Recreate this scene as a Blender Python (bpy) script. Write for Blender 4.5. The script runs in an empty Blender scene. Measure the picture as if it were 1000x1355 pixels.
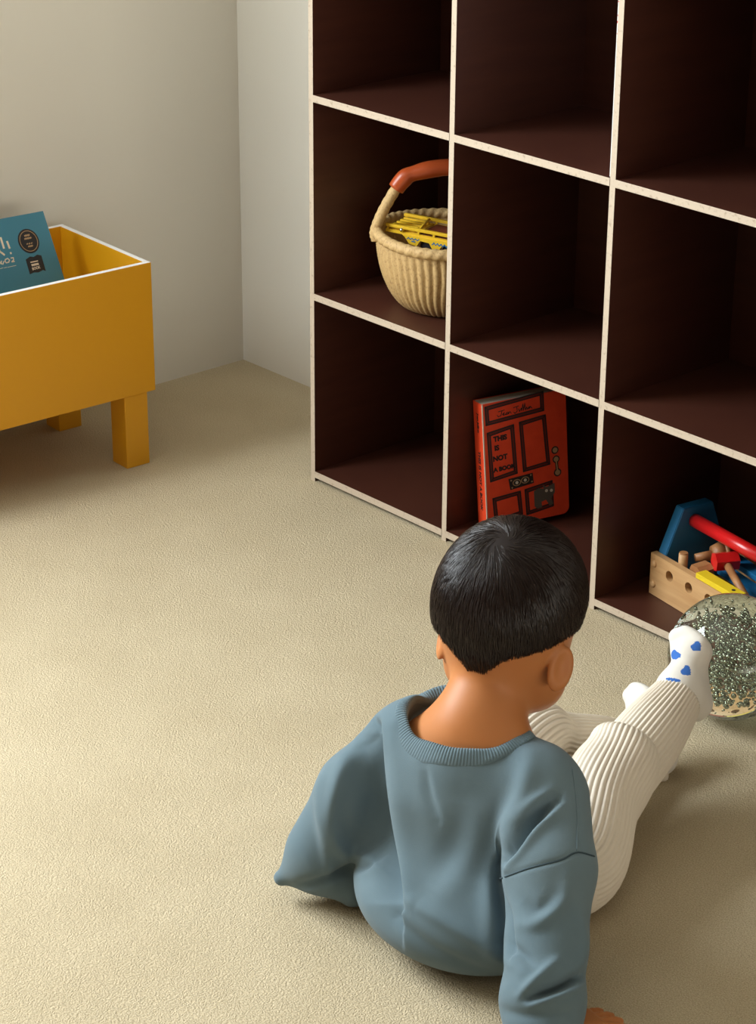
import bpy, bmesh, math, random
import numpy as np
from mathutils import Vector, Matrix
random.seed(7); RNG = np.random.default_rng(11)
PI = math.pi
SC = bpy.context.scene
COL = SC.collection

# ------------------------------------------------------------------ camera
S = 0.33                                   # pitch of the cube shelving, metres
CH = S*1.0154                              # row height
CAM_F = 2979.0
yaw, pitch, roll = .840, 1.153, .007
CAM_P = np.array([8.317, -6.996, 4.644])*S
CAM_R = Matrix.Rotation(yaw, 3, 'Z') @ Matrix.Rotation(pitch, 3, 'X') @ Matrix.Rotation(roll, 3, 'Z')
cam_d = bpy.data.cameras.new('camera'); cam = bpy.data.objects.new('camera', cam_d); COL.objects.link(cam)
cam_d.sensor_fit = 'HORIZONTAL'; cam_d.sensor_width = 36; cam_d.lens = 36*CAM_F/1000
cam_d.clip_start = .05; cam_d.clip_end = 50
cam.matrix_world = Matrix.Translation(Vector(CAM_P)) @ CAM_R.to_4x4()
SC.camera = cam
CR = np.array(CAM_R)
def ray(x, y): return CR @ np.array([(x-500)/CAM_F, -(y-677.5)/CAM_F, -1.0])
U = np.array([CR[0, 0], CR[1, 0], 0]); U /= np.linalg.norm(U)      # towards the right of the room as seen from the door
W = np.array([-U[1], U[0], 0])                                      # away
C0 = np.array([CAM_P[0], CAM_P[1], 0])
Z3 = np.array([0, 0, 1.0])
MK = np.stack([U, W, Z3], 1)                                        # (u,w,z) -> world
def K(p): return C0 + MK @ np.asarray(p, float)
def Ks(P): return C0 + np.asarray(P, float) @ MK.T
def at(x, y, w):
    r = ray(x, y); q = r*(w/(r@W)); return np.array([q@U, w, q[2]+CAM_P[2]])
def on_plane(x, y, ax, val):
    r = ray(x, y); return CAM_P + r*((val-CAM_P[ax])/r[ax])
def project(P):
    q = (np.asarray(P)-CAM_P) @ CR
    return np.stack([500+CAM_F*q[..., 0]/-q[..., 2], 677.5-CAM_F*q[..., 1]/-q[..., 2]], -1)

# ------------------------------------------------------------------ light
SC.view_settings.view_transform = 'Standard'; SC.view_settings.look = 'None'
SC.view_settings.gamma = 1; SC.view_settings.use_curve_mapping = False
SC.view_settings.exposure = 0.0
world = bpy.data.worlds.new('world'); SC.world = world; world.use_nodes = True
bg = world.node_tree.nodes['Background']; bg.inputs[1].default_value = .33
_t = world.node_tree.nodes.new('ShaderNodeTexCoord'); _s = world.node_tree.nodes.new('ShaderNodeSeparateXYZ'); _r = world.node_tree.nodes.new('ShaderNodeValToRGB')
world.node_tree.links.new(_t.outputs['Generated'], _s.inputs[0]); world.node_tree.links.new(_s.outputs[2], _r.inputs[0]); 
_x = world.node_tree.nodes.new('ShaderNodeMapRange'); _x.inputs[1].default_value = .72; _x.inputs[2].default_value = .97; world.node_tree.links.new(_s.outputs[0], _x.inputs[0])
_m = world.node_tree.nodes.new('ShaderNodeMix'); _m.data_type = 'RGBA'; 
_z = world.node_tree.nodes.new('ShaderNodeMapRange'); _z.inputs[1].default_value = .05; _z.inputs[2].default_value = .19; _z.inputs[3].default_value = 1; _z.inputs[4].default_value = 0; world.node_tree.links.new(_s.outputs[2], _z.inputs[0])
_q = world.node_tree.nodes.new('ShaderNodeMath'); _q.operation = 'MULTIPLY'; world.node_tree.links.new(_x.outputs[0], _q.inputs[0]); world.node_tree.links.new(_z.outputs[0], _q.inputs[1]); world.node_tree.links.new(_q.outputs[0], _m.inputs[0]); world.node_tree.links.new(_r.outputs[0], _m.inputs[6]); _m.inputs[7].default_value = (13.0, 12.3, 10.6, 1)   # added unseen glow, low on the right, to brighten the left wall
world.node_tree.links.new(_m.outputs[2], bg.inputs[0])
_e = _r.color_ramp.elements; _e[0].position = .04; _e[0].color = (.46, .18, .04, 1); _e[1].position = .50; _e[1].color = (.36, .31, .23, 1)   # warm low bounce from the unseen room, pale above
def area(name, loc, target, sx, sy, power, color, spread=180):
    d = bpy.data.lights.new(name, 'AREA'); d.shape = 'RECTANGLE'; d.size = sx; d.size_y = sy
    d.energy = power; d.color = color; d.spread = math.radians(spread)
    o = bpy.data.objects.new(name, d); COL.objects.link(o); o.location = loc
    o.rotation_euler = (Vector(target)-Vector(loc)).to_track_quat('-Z', 'Y').to_euler()
    return o
WALL_X, WALL_Y = -.555, .289
WIN = (-2.30, -1.00, .85, 2.10)            # y0,y1,z0,z1 of the window in the left wall
area('window_daylight', (WALL_X-.10, (WIN[0]+WIN[1])/2, (WIN[2]+WIN[3])/2), (3, (WIN[0]+WIN[1])/2+1.2, .2), 1.30, 1.20, 126, (.88, .96, 1.0))

# ------------------------------------------------------------------ materials
def mat(name, col, rough=.6, metal=0, spec=.5, bump=None, noise=None, **kw):
    m = bpy.data.materials.new(name); m.use_nodes = True; nt = m.node_tree; b = nt.nodes['Principled BSDF']
    b.inputs['Base Color'].default_value = (*col, 1); b.inputs['Roughness'].default_value = rough
    b.inputs['Metallic'].default_value = metal; b.inputs['Specular IOR Level'].default_value = spec
    for k, v in kw.items(): b.inputs[k.replace('_', ' ')].default_value = v
    tc = nt.nodes.new('ShaderNodeTexCoord')
    if noise:                               # (scale, colour2, low, high, stretch)
        sc, c2, lo, hi, st = noise
        mp = nt.nodes.new('ShaderNodeMapping'); mp.inputs['Scale'].default_value = st; nt.links.new(tc.outputs['Object'], mp.inputs[0])
        n = nt.nodes.new('ShaderNodeTexNoise'); n.inputs['Scale'].default_value = sc; n.inputs['Detail'].default_value = 5
        nt.links.new(mp.outputs[0], n.inputs['Vector'])
        mr = nt.nodes.new('ShaderNodeMapRange'); mr.inputs[1].default_value = lo; mr.inputs[2].default_value = hi; nt.links.new(n.outputs[0], mr.inputs[0])
        mx = nt.nodes.new('ShaderNodeMix'); mx.data_type = 'RGBA'; nt.links.new(mr.outputs[0], mx.inputs[0])
        mx.inputs[6].default_value = (*col, 1); mx.inputs[7].default_value = (*c2, 1); nt.links.new(mx.outputs[2], b.inputs['Base Color'])
    if bump:                                # (scale, strength, distance)
        n = nt.nodes.new('ShaderNodeTexNoise'); n.inputs['Scale'].default_value = bump[0]; n.inputs['Detail'].default_value = 4
        nt.links.new(tc.outputs['Object'], n.inputs['Vector'])
        bp = nt.nodes.new('ShaderNodeBump'); bp.inputs['Strength'].default_value = bump[1]; bp.inputs['Distance'].default_value = bump[2]
        nt.links.new(n.outputs[0], bp.inputs['Height']); nt.links.new(bp.outputs[0], b.inputs['Normal'])
    return m
M = {}
M['wall'] = mat('wall_paint', (.78, .76, .69), .85, noise=(1.3, (.75, .72, .65), .4, .6, (1, 1, 1)), bump=(60, .12, .002))
M['board'] = mat('brown_laminate', (.064, .019, .011), .40, noise=(6, (.053, .015, .009), .35, .65, (1, 1, 8)))
M['edge'] = mat('cream_board_edge', (.55, .45, .345), .7, noise=(160, (.36, .27, .19), .56, .76, (1, 1, 1)))
M['yellow'] = mat('yellow_paint', (.72, .34, .006), .42, bump=(90, .08, .001))
M['white'] = mat('white_board_edge', (.80, .80, .80), .5)
M['seam'] = mat('dark_seam', (.05, .035, .02), .8)
M['blue'] = mat('teal_cover', (.045, .21, .31), .38)
M['cream_ink'] = mat('cream_ink', (.78, .66, .52), .6)
M['black_ink'] = mat('black_ink', (.012, .010, .012), .5)
M['gold'] = mat('gold_ink', (.42, .27, .14), .4)
M['paper'] = mat('page_paper', (.60, .55, .46), .8)
M['red'] = mat('red_cover', (.78, .065, .018), .45, noise=(40, (.70, .052, .014), .4, .7, (1, 1, 1)))
M['redline'] = mat('dark_red_ink', (.13, .014, .010), .5)
M['grey_ink'] = mat('grey_ink', (.10, .085, .07), .6)
M['orange'] = mat('skin_orange_leather', (.44, .075, .018), .32, bump=(70, .25, .002))
M['straw'] = mat('straw', (.58, .39, .17), .65, noise=(330, (.34, .19, .07), .50, .78, (1, 1, .6)), bump=(400, .4, .001))
M['toy_yellow'] = mat('toy_yellow', (.80, .50, .03), .28)
M['toy_red'] = mat('toy_bed_brown', (.15, .025, .012), .5)
M['toy_blue'] = mat('toy_letter_blue', (.02, .16, .38), .4)
M['chrome'] = mat('chrome', (.8, .8, .8), .15, metal=1)
M['beech'] = mat('beech_wood', (.62, .37, .17), .5, noise=(9, (.50, .27, .11), .35, .65, (.6, 6, 9)))
M['beech2'] = mat('beech_wood_dark', (.45, .21, .08), .5, noise=(14, (.33, .14, .05), .35, .65, (3, 3, 3)))
M['wblue'] = mat('blue_painted_wood', (.012, .15, .34), .45, bump=(120, .1, .001))
M['wred'] = mat('red_painted_wood', (.62, .012, .012), .28)
M['wyellow'] = mat('yellow_painted_wood', (.80, .58, .02), .4)
M['hole'] = mat('dark_hole', (.03, .018, .01), .8)
M['skin'] = mat('skin', (.47, .175, .055), .5, spec=.35, Subsurface_Weight=.12, Subsurface_Scale=.01)
M['skin'].node_tree.nodes['Principled BSDF'].inputs['Subsurface Radius'].default_value = (1, .35, .2)
M['hair'] = mat('hair', (.017, .0085, .0065), .27, spec=.5)
M['cap'] = mat('scalp_hair', (.012, .007, .006), .6, spec=.2)
M['shirt'] = mat('blue_grey_fleece', (.128, .182, .212), .92, spec=.15, noise=(7, (.114, .166, .196), .4, .6, (1, 1, 1)), bump=(900, .25, .0008), Sheen_Weight=.12)
M['stitch'] = mat('seam_stitch', (.03, .055, .07), .9)
M['pants'] = mat('cream_knit', (.76, .68, .57), .9, spec=.15, bump=(1200, .2, .0006))
M['sock'] = mat('white_knit_sock', (.74, .70, .64), .9, spec=.15, bump=(1500, .3, .0006))
M['sockblue'] = mat('blue_heart_print', (.05, .15, .48), .9, spec=.1)
M['eye'] = mat('eye', (.03, .02, .015), .1)

# carpet
m = bpy.data.materials.new('loop_carpet'); m.use_nodes = True; nt = m.node_tree; b = nt.nodes['Principled BSDF']
b.inputs['Roughness'].default_value = .95; b.inputs['Specular IOR Level'].default_value = .1
tc = nt.nodes.new('ShaderNodeTexCoord')
def N(t, **k):
    n = nt.nodes.new(t)
    for a, v in k.items(): n.inputs[a].default_value = v
    return n
L = lambda a, c: nt.links.new(a, c)
wob = N('ShaderNodeTexNoise', Scale=60.0, Detail=2.0); L(tc.outputs['Object'], wob.inputs['Vector'])
mixv = nt.nodes.new('ShaderNodeMix'); mixv.data_type = 'VECTOR'; mixv.inputs[0].default_value = .012
L(tc.outputs['Object'], mixv.inputs[4]); L(wob.outputs['Color'], mixv.inputs[5])
vo = N('ShaderNodeTexVoronoi', Scale=400.0, Randomness=1.0); L(mixv.outputs[1], vo.inputs['Vector'])
n1 = N('ShaderNodeTexNoise', Scale=540.0, Detail=3.0, Roughness=.7); L(tc.outputs['Object'], n1.inputs['Vector'])
n2 = N('ShaderNodeTexNoise', Scale=7.0, Detail=3.0); L(tc.outputs['Object'], n2.inputs['Vector'])
cr = nt.nodes.new('ShaderNodeValToRGB'); e = cr.color_ramp.elements
e[0].position = .30; e[0].color = (.40, .32, .20, 1); e[1].position = .64; e[1].color = (.68, .575, .405, 1)
L(n1.outputs[0], cr.inputs[0])
mx = nt.nodes.new('ShaderNodeMix'); mx.data_type = 'RGBA'; mx.blend_type = 'MULTIPLY'; mx.inputs[0].default_value = .5
cr2 = nt.nodes.new('ShaderNodeValToRGB'); e = cr2.color_ramp.elements
e[0].position = .3; e[0].color = (.84, .82, .78, 1); e[1].position = .7; e[1].color = (1, 1, 1, 1)
L(n2.outputs[0], cr2.inputs[0]); L(cr.outputs[0], mx.inputs[6]); L(cr2.outputs[0], mx.inputs[7]); L(mx.outputs[2], b.inputs['Base Color'])
mth = nt.nodes.new('ShaderNodeMath'); mth.operation = 'SUBTRACT'; L(n1.outputs[0], mth.inputs[0]); L(vo.outputs['Distance'], mth.inputs[1])
bp = N('ShaderNodeBump', Strength=.8, Distance=.0019); L(mth.outputs[0], bp.inputs['Height']); L(bp.outputs[0], b.inputs['Normal'])
M['carpet'] = m
# pebbled green-tinted glass
m = bpy.data.materials.new('bubble_glass'); m.use_nodes = True; nt = m.node_tree; b = nt.nodes['Principled BSDF']
b.inputs['Base Color'].default_value = (.86, .95, .86, 1); b.inputs['Roughness'].default_value = .03; b.inputs['Transmission Weight'].default_value = 1; b.inputs['IOR'].default_value = 1.45
M['glass'] = m
M['bead'] = mat('silvery_bubble', (.50, .52, .46), .12, metal=1)
M['beadclear'] = mat('clear_bubble', (.80, .85, .78), .05, Transmission_Weight=.6)

# ------------------------------------------------------------------ helpers
def tag(o, label=None, cat=None, group=None, kind=None):
    if label: o['label'] = label
    if cat: o['category'] = cat
    if group: o['group'] = group
    if kind: o['kind'] = kind
    return o
def empty(name, loc=(0, 0, 0), mtx=None):
    o = bpy.data.objects.new(name, None); COL.objects.link(o); o.empty_display_size = .05
    o.matrix_world = mtx if mtx is not None else Matrix.Translation(Vector(loc))
    return o
def link(name, me, mats, parent=None, world_space=False, pm=None):
    o = bpy.data.objects.new(name, me); COL.objects.link(o)
    for mm in (mats if isinstance(mats, (list, tuple)) else [mats]): me.materials.append(M[mm] if isinstance(mm, str) else mm)
    if parent: o.parent = parent
    return o
class MB:
    def __init__(s): s.bm = bmesh.new()
    def _new(s, geom, mi, mtx=None, smooth=False):
        vs = [g for g in geom if isinstance(g, bmesh.types.BMVert)]
        if mtx is not None: bmesh.ops.transform(s.bm, matrix=mtx, verts=vs)
        for f in {f for v in vs for f in v.link_faces}: f.material_index = mi; f.smooth = smooth
        return vs
    def box(s, lo, hi, mi=0, mtx=None, bevel=0):
        lo, hi = Vector(lo), Vector(hi); c = (lo+hi)/2; d = hi-lo
        r = bmesh.ops.create_cube(s.bm, size=1, matrix=Matrix.Translation(c) @ Matrix.Diagonal((*d, 1)))
        vs = r['verts']
        if bevel:
            es = list({e for v in vs for e in v.link_edges})
            rr = bmesh.ops.bevel(s.bm, geom=es, offset=bevel, segments=2, affect='EDGES', profile=.7)
            vs = list({v for f in rr['faces'] for v in f.verts} | {v for v in vs if v.is_valid})
            allv = set(vs); st = list(vs)
            while st:
                v = st.pop()
                for e in v.link_edges:
                    w = e.other_vert(v)
                    if w not in allv: allv.add(w); st.append(w)
            vs = list(allv)
        return s._new(vs, mi, mtx)
    def cyl(s, a, b, r, r2=None, n=24, mi=0, smooth=True, caps=True):
        a, b = Vector(a), Vector(b); d = b-a
        q = d.to_track_quat('Z', 'Y').to_matrix().to_4x4()
        rr = bmesh.ops.create_cone(s.bm, cap_ends=caps, segments=n, radius1=r, radius2=r if r2 is None else r2, depth=d.length)
        vs = s._new(rr['verts'], mi, Matrix.Translation((a+b)/2) @ q)
        if smooth:
            for f in {f for v in vs for f in v.link_faces}:
                if len(f.verts) == 4: f.smooth = True
        return vs
    def sphere(s, c, r, n=16, mi=0, sc=(1, 1, 1)):
        rr = bmesh.ops.create_uvsphere(s.bm, u_segments=n*2, v_segments=n, radius=r)
        return s._new(rr['verts'], mi, Matrix.Translation(Vector(c)) @ Matrix.Diagonal((*sc, 1)), True)
    def prism(s, pts, lo, hi, mi=0, mtx=None):           # pts in xy, extruded in z
        n = len(pts); a = [s.bm.verts.new((x, y, lo)) for x, y in pts]; c = [s.bm.verts.new((x, y, hi)) for x, y in pts]
        s.bm.faces.new(a[::-1]); s.bm.faces.new(c)
        for i in range(n): s.bm.faces.new((a[i], a[(i+1) % n], c[(i+1) % n], c[i]))
        return s._new(a+c, mi, mtx)
    def build(s, name, mats, parent=None):
        bmesh.ops.recalc_face_normals(s.bm, faces=s.bm.faces)
        me = bpy.data.meshes.new(name); s.bm.to_mesh(me); s.bm.free()
        return link(name, me, mats, parent)
def pymesh(name, V, F, mats, parent=None, smooth=True, mi=None):
    me = bpy.data.meshes.new(name); me.from_pydata([tuple(v) for v in np.asarray(V)], [], [tuple(int(i) for i in f) for f in F]); me.update()
    if smooth: me.polygons.foreach_set('use_smooth', [True]*len(me.polygons))
    o = link(name, me, mats, parent)
    if mi is not None: me.polygons.foreach_set('material_index', mi)
    return o
def tube(path, radii, n=12, ribs=0, ramp=0, closed=False, cap=True, twist=0, squash=None, wig=None):
    """swept tube -> V,F ; ribs run lengthwise"""
    P = np.asarray(path, float); m = len(P)
    if closed: T = np.roll(P, -1, 0)-np.roll(P, 1, 0)
    else: T = np.gradient(P, axis=0)
    T /= np.linalg.norm(T, axis=1)[:, None]
    ref = np.array([0, 0, 1.]) if abs(T[0][2]) < .9 else np.array([1., 0, 0])
    Nn = ref-T[0]*(ref@T[0]); Nn /= np.linalg.norm(Nn)
    V = []; a = np.arange(n)*2*PI/n
    for i in range(m):
        Nn = Nn-T[i]*(Nn@T[i]); Nn /= np.linalg.norm(Nn); B = np.cross(T[i], Nn)
        r = np.full(n, radii[i] if np.ndim(radii) else radii)
        if ribs: r = r+ramp*(np.abs(np.cos((a*ribs+twist*i)/2))**.7*2-1)
        if wig is not None: r = r*(1+wig(i/(m-1), a))
        V.append(P[i]+np.cos(a)[:, None]*Nn*r[:, None]+np.sin(a)[:, None]*B*r[:, None])
    V = np.concatenate(V); F = []
    for i in range(m if closed else m-1):
        j = (i+1) % m
        for k in range(n):
            l = (k+1) % n; F.append((i*n+k, i*n+l, j*n+l, j*n+k))
    if cap and not closed: F.append(tuple(range(n))[::-1]); F.append(tuple((m-1)*n+k for k in range(n)))
    return V, F
def spline(pts, n):
    """Catmull-Rom through rows of pts (any columns)"""
    P = np.asarray(pts, float); P = np.vstack([2*P[0]-P[1], P, 2*P[-1]-P[-2]]); out = []
    seg = len(P)-3; ts = np.linspace(0, seg, n)
    for t in ts:
        i = min(int(t), seg-1); f = t-i; a, b_, c, d = P[i:i+4]
        out.append(.5*((2*b_)+(-a+c)*f+(2*a-5*b_+4*c-d)*f*f+(-a+3*b_-3*c+d)*f**3))
    return np.array(out)
def merge(parts):
    V = []; F = []; o = 0
    for v, f in parts: V.append(v); F += [tuple(i+o for i in q) for q in f]; o += len(v)
    return np.concatenate(V), F
def text_mesh(body, size, extrude=.0002, align='CENTER', bold=0, spacing=1):
    cu = bpy.data.curves.new('lettering', 'FONT'); cu.body = body; cu.size = size; cu.extrude = extrude; cu.align_x = align; cu.align_y = 'CENTER'
    cu.offset = bold; cu.space_character = spacing; cu.resolution_u = 3
    o = bpy.data.objects.new('lettering', cu); COL.objects.link(o)
    bpy.context.view_layer.update()
    me = bpy.data.meshes.new_from_object(o.evaluated_get(bpy.context.evaluated_depsgraph_get()))
    bpy.data.objects.remove(o); bpy.data.curves.remove(cu)
    V = np.array([v.co[:] for v in me.vertices]); F = [tuple(p.vertices) for p in me.polygons]; bpy.data.meshes.remove(me)
    return (V, F) if len(V) else (np.zeros((0, 3)), [])
def strokes2d(lines, w, h=.0003, z=0):
    """flat inked strokes: list of polylines -> thin raised ribbons"""
    parts = []
    for ln in lines:
        for (x0, y0), (x1, y1) in zip(ln[:-1], ln[1:]):
            d = np.array([x1-x0, y1-y0]); l = np.linalg.norm(d) or 1; d = d/l; nn = np.array([-d[1], d[0]])*w/2; e_ = d*w*.35
            a, b_ = np.array([x0, y0])-e_, np.array([x1, y1])+e_
            q = [a-nn, b_-nn, b_+nn, a+nn]
            V = np.array([[*p, z] for p in q]+[[*p, z+h] for p in q])
            parts.append((V, [(0, 3, 2, 1), (4, 5, 6, 7), (0, 1, 5, 4), (1, 2, 6, 5), (2, 3, 7, 6), (3, 0, 4, 7)]))
    return merge(parts)
def xf(VF, mtx):
    V, F = VF
    if not len(V): return V, F
    A = np.array(mtx); return V @ A[:3, :3].T+A[:3, 3], F

# ------------------------------------------------------------------ SDF modelling
def smin(a, b_, k):
    h = np.clip(.5+.5*(b_-a)/k, 0, 1); return b_*(1-h)+a*h-k*h*(1-h)
def smax(a, b_, k): return -smin(-a, -b_, k)
def d_cap(P, a, b_, ra, rb):
    a, b_ = np.asarray(a, float), np.asarray(b_, float); ab = b_-a
    t = np.clip(((P-a) @ ab)/(ab@ab+1e-12), 0, 1)
    return np.linalg.norm(P-a-t[..., None]*ab, axis=-1)-(ra+(rb-ra)*t)
def d_ell(P, c, r, R_=None):
    q = P-np.asarray(c, float)
    if R_ is not None: q = q @ R_           # columns of R_ are the local axes
    r = np.asarray(r, float); k0 = np.linalg.norm(q/r, axis=-1); k1 = np.linalg.norm(q/r**2, axis=-1)+1e-9
    return k0*(k0-1)/k1
class Field:
    def __init__(s): s.p = []
    def cap(s, a, b_, ra, rb=None, k=.012): s.p.append(('c', (a, b_, ra, ra if rb is None else rb), k, 1)); return s
    def chain(s, pts, rad, k=.012):
        for i in range(len(pts)-1): s.cap(pts[i], pts[i+1], rad[i], rad[i+1], k)
        return s
    def ell(s, c, r, R_=None, k=.012): s.p.append(('e', (c, r, R_), k, 1)); return s
    def cut(s, kind, args, k=.006): s.p.append((kind, args, k, -1)); return s
    def one(s, P, kind, args):
        return d_cap(P, *args) if kind == 'c' else d_ell(P, *args) if kind == 'e' else args(P)
    def ev(s, P):
        d = np.full(P.shape[:-1], 1.0)
        for kind, args, k, sg in s.p:
            q = s.one(P, kind, args)
            d = smin(d, q, k) if sg > 0 else smax(d, -q, k)
        return d
    def bounds(s):
        lo = []; hi = []
        for kind, args, k, sg in s.p:
            if sg < 0: continue
            if kind == 'c':
                r = max(args[2], args[3]); a = np.minimum(args[0], args[1])-r; b_ = np.maximum(args[0], args[1])+r
            else: r = max(args[1]); a = np.array(args[0])-r; b_ = np.array(args[0])+r
            lo.append(a); hi.append(b_)
        return np.min(lo, 0), np.max(hi, 0)
    def mesh(s, h, newton=2, floor=None):
        lo, hi = s.bounds(); lo = lo-3*h; hi = hi+3*h; n = np.ceil((hi-lo)/h).astype(int)+1
        ax = [lo[i]+np.arange(n[i])*h for i in range(3)]
        D = np.empty(n, np.float32)
        if getattr(s, 'custom', False) or any(k_[0] == 'f' for k_ in s.p):
            for i in range(0, n[0], 8):
                G = np.stack(np.meshgrid(ax[0][i:i+8], ax[1], ax[2], indexing='ij'), -1); D[i:i+8] = s.ev(G)
        else:
            D[:] = 1.0
            for kind, args, k, sg in s.p:   # each primitive only where it can matter
                r = max(args[2], args[3]) if kind == 'c' else max(args[1]); q1 = np.minimum(args[0], args[1]) if kind == 'c' else np.array(args[0]); q2 = np.maximum(args[0], args[1]) if kind == 'c' else np.array(args[0])
                a0 = np.clip(((q1-r-k-4*h-lo)/h).astype(int), 0, n); a1 = np.clip(((q2+r+k+4*h-lo)/h).astype(int)+2, 0, n)
                G = np.stack(np.meshgrid(*[ax[j][a0[j]:a1[j]] for j in range(3)], indexing='ij'), -1); sub = D[a0[0]:a1[0], a0[1]:a1[1], a0[2]:a1[2]]
                q = s.one(G, kind, args); sub[...] = smin(sub, q, k) if sg > 0 else smax(sub, -q, k)
        if floor is not None: D = np.maximum(D, (floor-ax[2])[None, None, :])
        V, F = surface_nets(D, lo, h)
        for _ in range(newton):
            g = s.grad(V); d = s.ev(V); V = V-g*np.clip(d, -h, h)[:, None]*.8
        if floor is not None: V[:, 2] = np.maximum(V[:, 2], floor)
        return V, F
    def grad(s, P, e=.0006):
        g = np.stack([s.ev(P+np.eye(3)[i]*e)-s.ev(P-np.eye(3)[i]*e) for i in range(3)], -1)
        return g/(np.linalg.norm(g, axis=-1)[..., None]+1e-9)
def surface_nets(D, lo, h):
    ins = D < 0; n = D.shape
    idx = np.array([[i, j, k] for i in (0, 1) for j in (0, 1) for k in (0, 1)])
    sl = lambda o: tuple(slice(o[a], n[a]-1+o[a]) for a in range(3))
    cnt = sum(ins[sl(o)].astype(np.int8) for o in idx); act = (cnt > 0) & (cnt < 8)
    cid = -np.ones(act.shape, np.int64); cells = np.argwhere(act); cid[tuple(cells.T)] = np.arange(len(cells))
    acc = np.zeros((len(cells), 3)); num = np.zeros(len(cells))
    for a in range(8):
        for b_ in range(a+1, 8):
            if np.abs(idx[a]-idx[b_]).sum() != 1: continue
            da = D[tuple((cells+idx[a]).T)]; db = D[tuple((cells+idx[b_]).T)]; c = (da < 0) != (db < 0)
            t = np.where(c, da/np.where(c, da-db, 1), 0)
            acc += np.where(c[:, None], idx[a]+t[:, None]*(idx[b_]-idx[a]), 0); num += c
    V = lo+(cells+acc/num[:, None])*h
    F = []
    for a in range(3):
        b_, c = (a+1) % 3, (a+2) % 3
        s0 = [slice(None)]*3; s1 = [slice(None)]*3; s0[a] = slice(0, n[a]-1); s1[a] = slice(1, n[a])
        e0 = ins[tuple(s0)]; e1 = ins[tuple(s1)]; ed = np.argwhere(e0 != e1)
        ed = ed[(ed[:, b_] > 0) & (ed[:, c] > 0) & (ed[:, b_] < n[b_]-1) & (ed[:, c] < n[c]-1)]
        fl = e0[tuple(ed.T)]
        def cell(db, dc):
            q = ed.copy(); q[:, b_] += db; q[:, c] += dc; return cid[tuple(q.T)]
        q = np.stack([cell(-1, -1), cell(0, -1), cell(0, 0), cell(-1, 0)], 1)
        q[~fl] = q[~fl][:, ::-1]; F.append(q)
    return V, np.concatenate(F)
def fast_mesh(name, V, F, mats, parent=None, mi=None):
    me = bpy.data.meshes.new(name); F = np.asarray(F, np.int32)
    me.vertices.add(len(V)); me.vertices.foreach_set('co', np.asarray(V, np.float32).ravel())
    me.loops.add(F.size); me.loops.foreach_set('vertex_index', F.ravel())
    me.polygons.add(len(F)); me.polygons.foreach_set('loop_start', np.arange(len(F), dtype=np.int32)*F.shape[1])
    me.update(calc_edges=True); me.validate()
    me.polygons.foreach_set('use_smooth', [True]*len(me.polygons))
    o = link(name, me, mats, parent)
    if mi is not None: me.polygons.foreach_set('material_index', np.asarray(mi, np.int32))
    return o
def vnormals(V, F):
    n = np.cross(V[F[:, 2]]-V[F[:, 0]], V[F[:, 3]]-V[F[:, 1]]); N_ = np.zeros_like(V)
    for i in range(4): np.add.at(N_, F[:, i], n)
    return N_/(np.linalg.norm(N_, axis=1)[:, None]+1e-12)
def smooth_verts(V, F, it, lam=.5):
    F = np.asarray(F); E_ = np.concatenate([F[:, [i, (i+1) % 4]] for i in range(4)])
    deg = np.zeros(len(V)); np.add.at(deg, E_[:, 0], 1); np.add.at(deg, E_[:, 1], 1)
    for _ in range(it):
        A = np.zeros_like(V); np.add.at(A, E_[:, 0], V[E_[:, 1]]); np.add.at(A, E_[:, 1], V[E_[:, 0]])
        V = V+lam*(A/deg[:, None]-V)
    return V

# ================================================================== the room
b_ = MB(); b_.box((WALL_X-.12, -4.2, -.05), (4.2, WALL_Y+.12, 0)); o = b_.build('floor', 'carpet'); tag(o, kind='structure')
b_ = MB()
y0, y1, z0, z1 = WIN; X0, X1 = WALL_X-.12, WALL_X
b_.box((X0, -4.2, 0), (X1, y0, 2.4)); b_.box((X0, y1, 0), (X1, WALL_Y+.12, 2.4)); b_.box((X0, y0, 0), (X1, y1, z0)); b_.box((X0, y0, z1), (X1, y1, 2.4))
tag(b_.build('wall_left', 'wall'), kind='structure')
b_ = MB(); b_.box((WALL_X, WALL_Y, 0), (4.2, WALL_Y+.12, 2.4)); tag(b_.build('wall_back', 'wall'), kind='structure')
b_ = MB(); b_.box((WALL_X-.12, -4.2, 2.4), (4.2, WALL_Y+.12, 2.5)); tag(b_.build('ceiling', 'wall'), kind='structure')
b_ = MB()
for (a, c) in (((y0-.04, z0-.04), (y1+.04, z0)), ((y0-.04, z1), (y1+.04, z1+.04)), ((y0-.04, z0), (y0, z1)), ((y1, z0), (y1+.04, z1)), (((y0+y1)/2-.015, z0), ((y0+y1)/2+.015, z1))):
    b_.box((X1-.03, a[0], a[1]), (X1+.012, c[0], c[1]))
tag(b_.build('window_1', 'white'), kind='structure')

# ================================================================== cube bookshelf
T = .0105; NC, NR = 5, 4; DEP = .28; YB = .284
SH = empty('cube_bookshelf', (0, 0, 0)); tag(SH, 'tall dark brown open cube bookshelf with pale cream front edges against the wall', 'bookshelf')
def panel(name, lo, hi, parent, axis):
    """brown laminate board whose front edge is bare cream board"""
    mb = MB(); mb.box(lo, hi)
    o = mb.build(name, ['board', 'edge'], parent)
    for p in o.data.polygons:
        if p.normal.y < -.9: p.material_index = 1
    return o
H0 = .008
for i in range(NC+1):
    nm = 'side_panel' if i in (0, NC) else 'divider'
    x0 = i*S-T/2
    panel(nm, (x0, 0, 0), (x0+T, YB-.004, NR*CH), SH, 0)
for j in range(NR+1):
    z = max(j*CH, H0+T/2)
    for i in range(NC):
        panel('shelf_board', (i*S+T/2, -.0006, z-T/2-.0006), ((i+1)*S-T/2, YB-.004, z+T/2+.0006), SH, 2)
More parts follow.
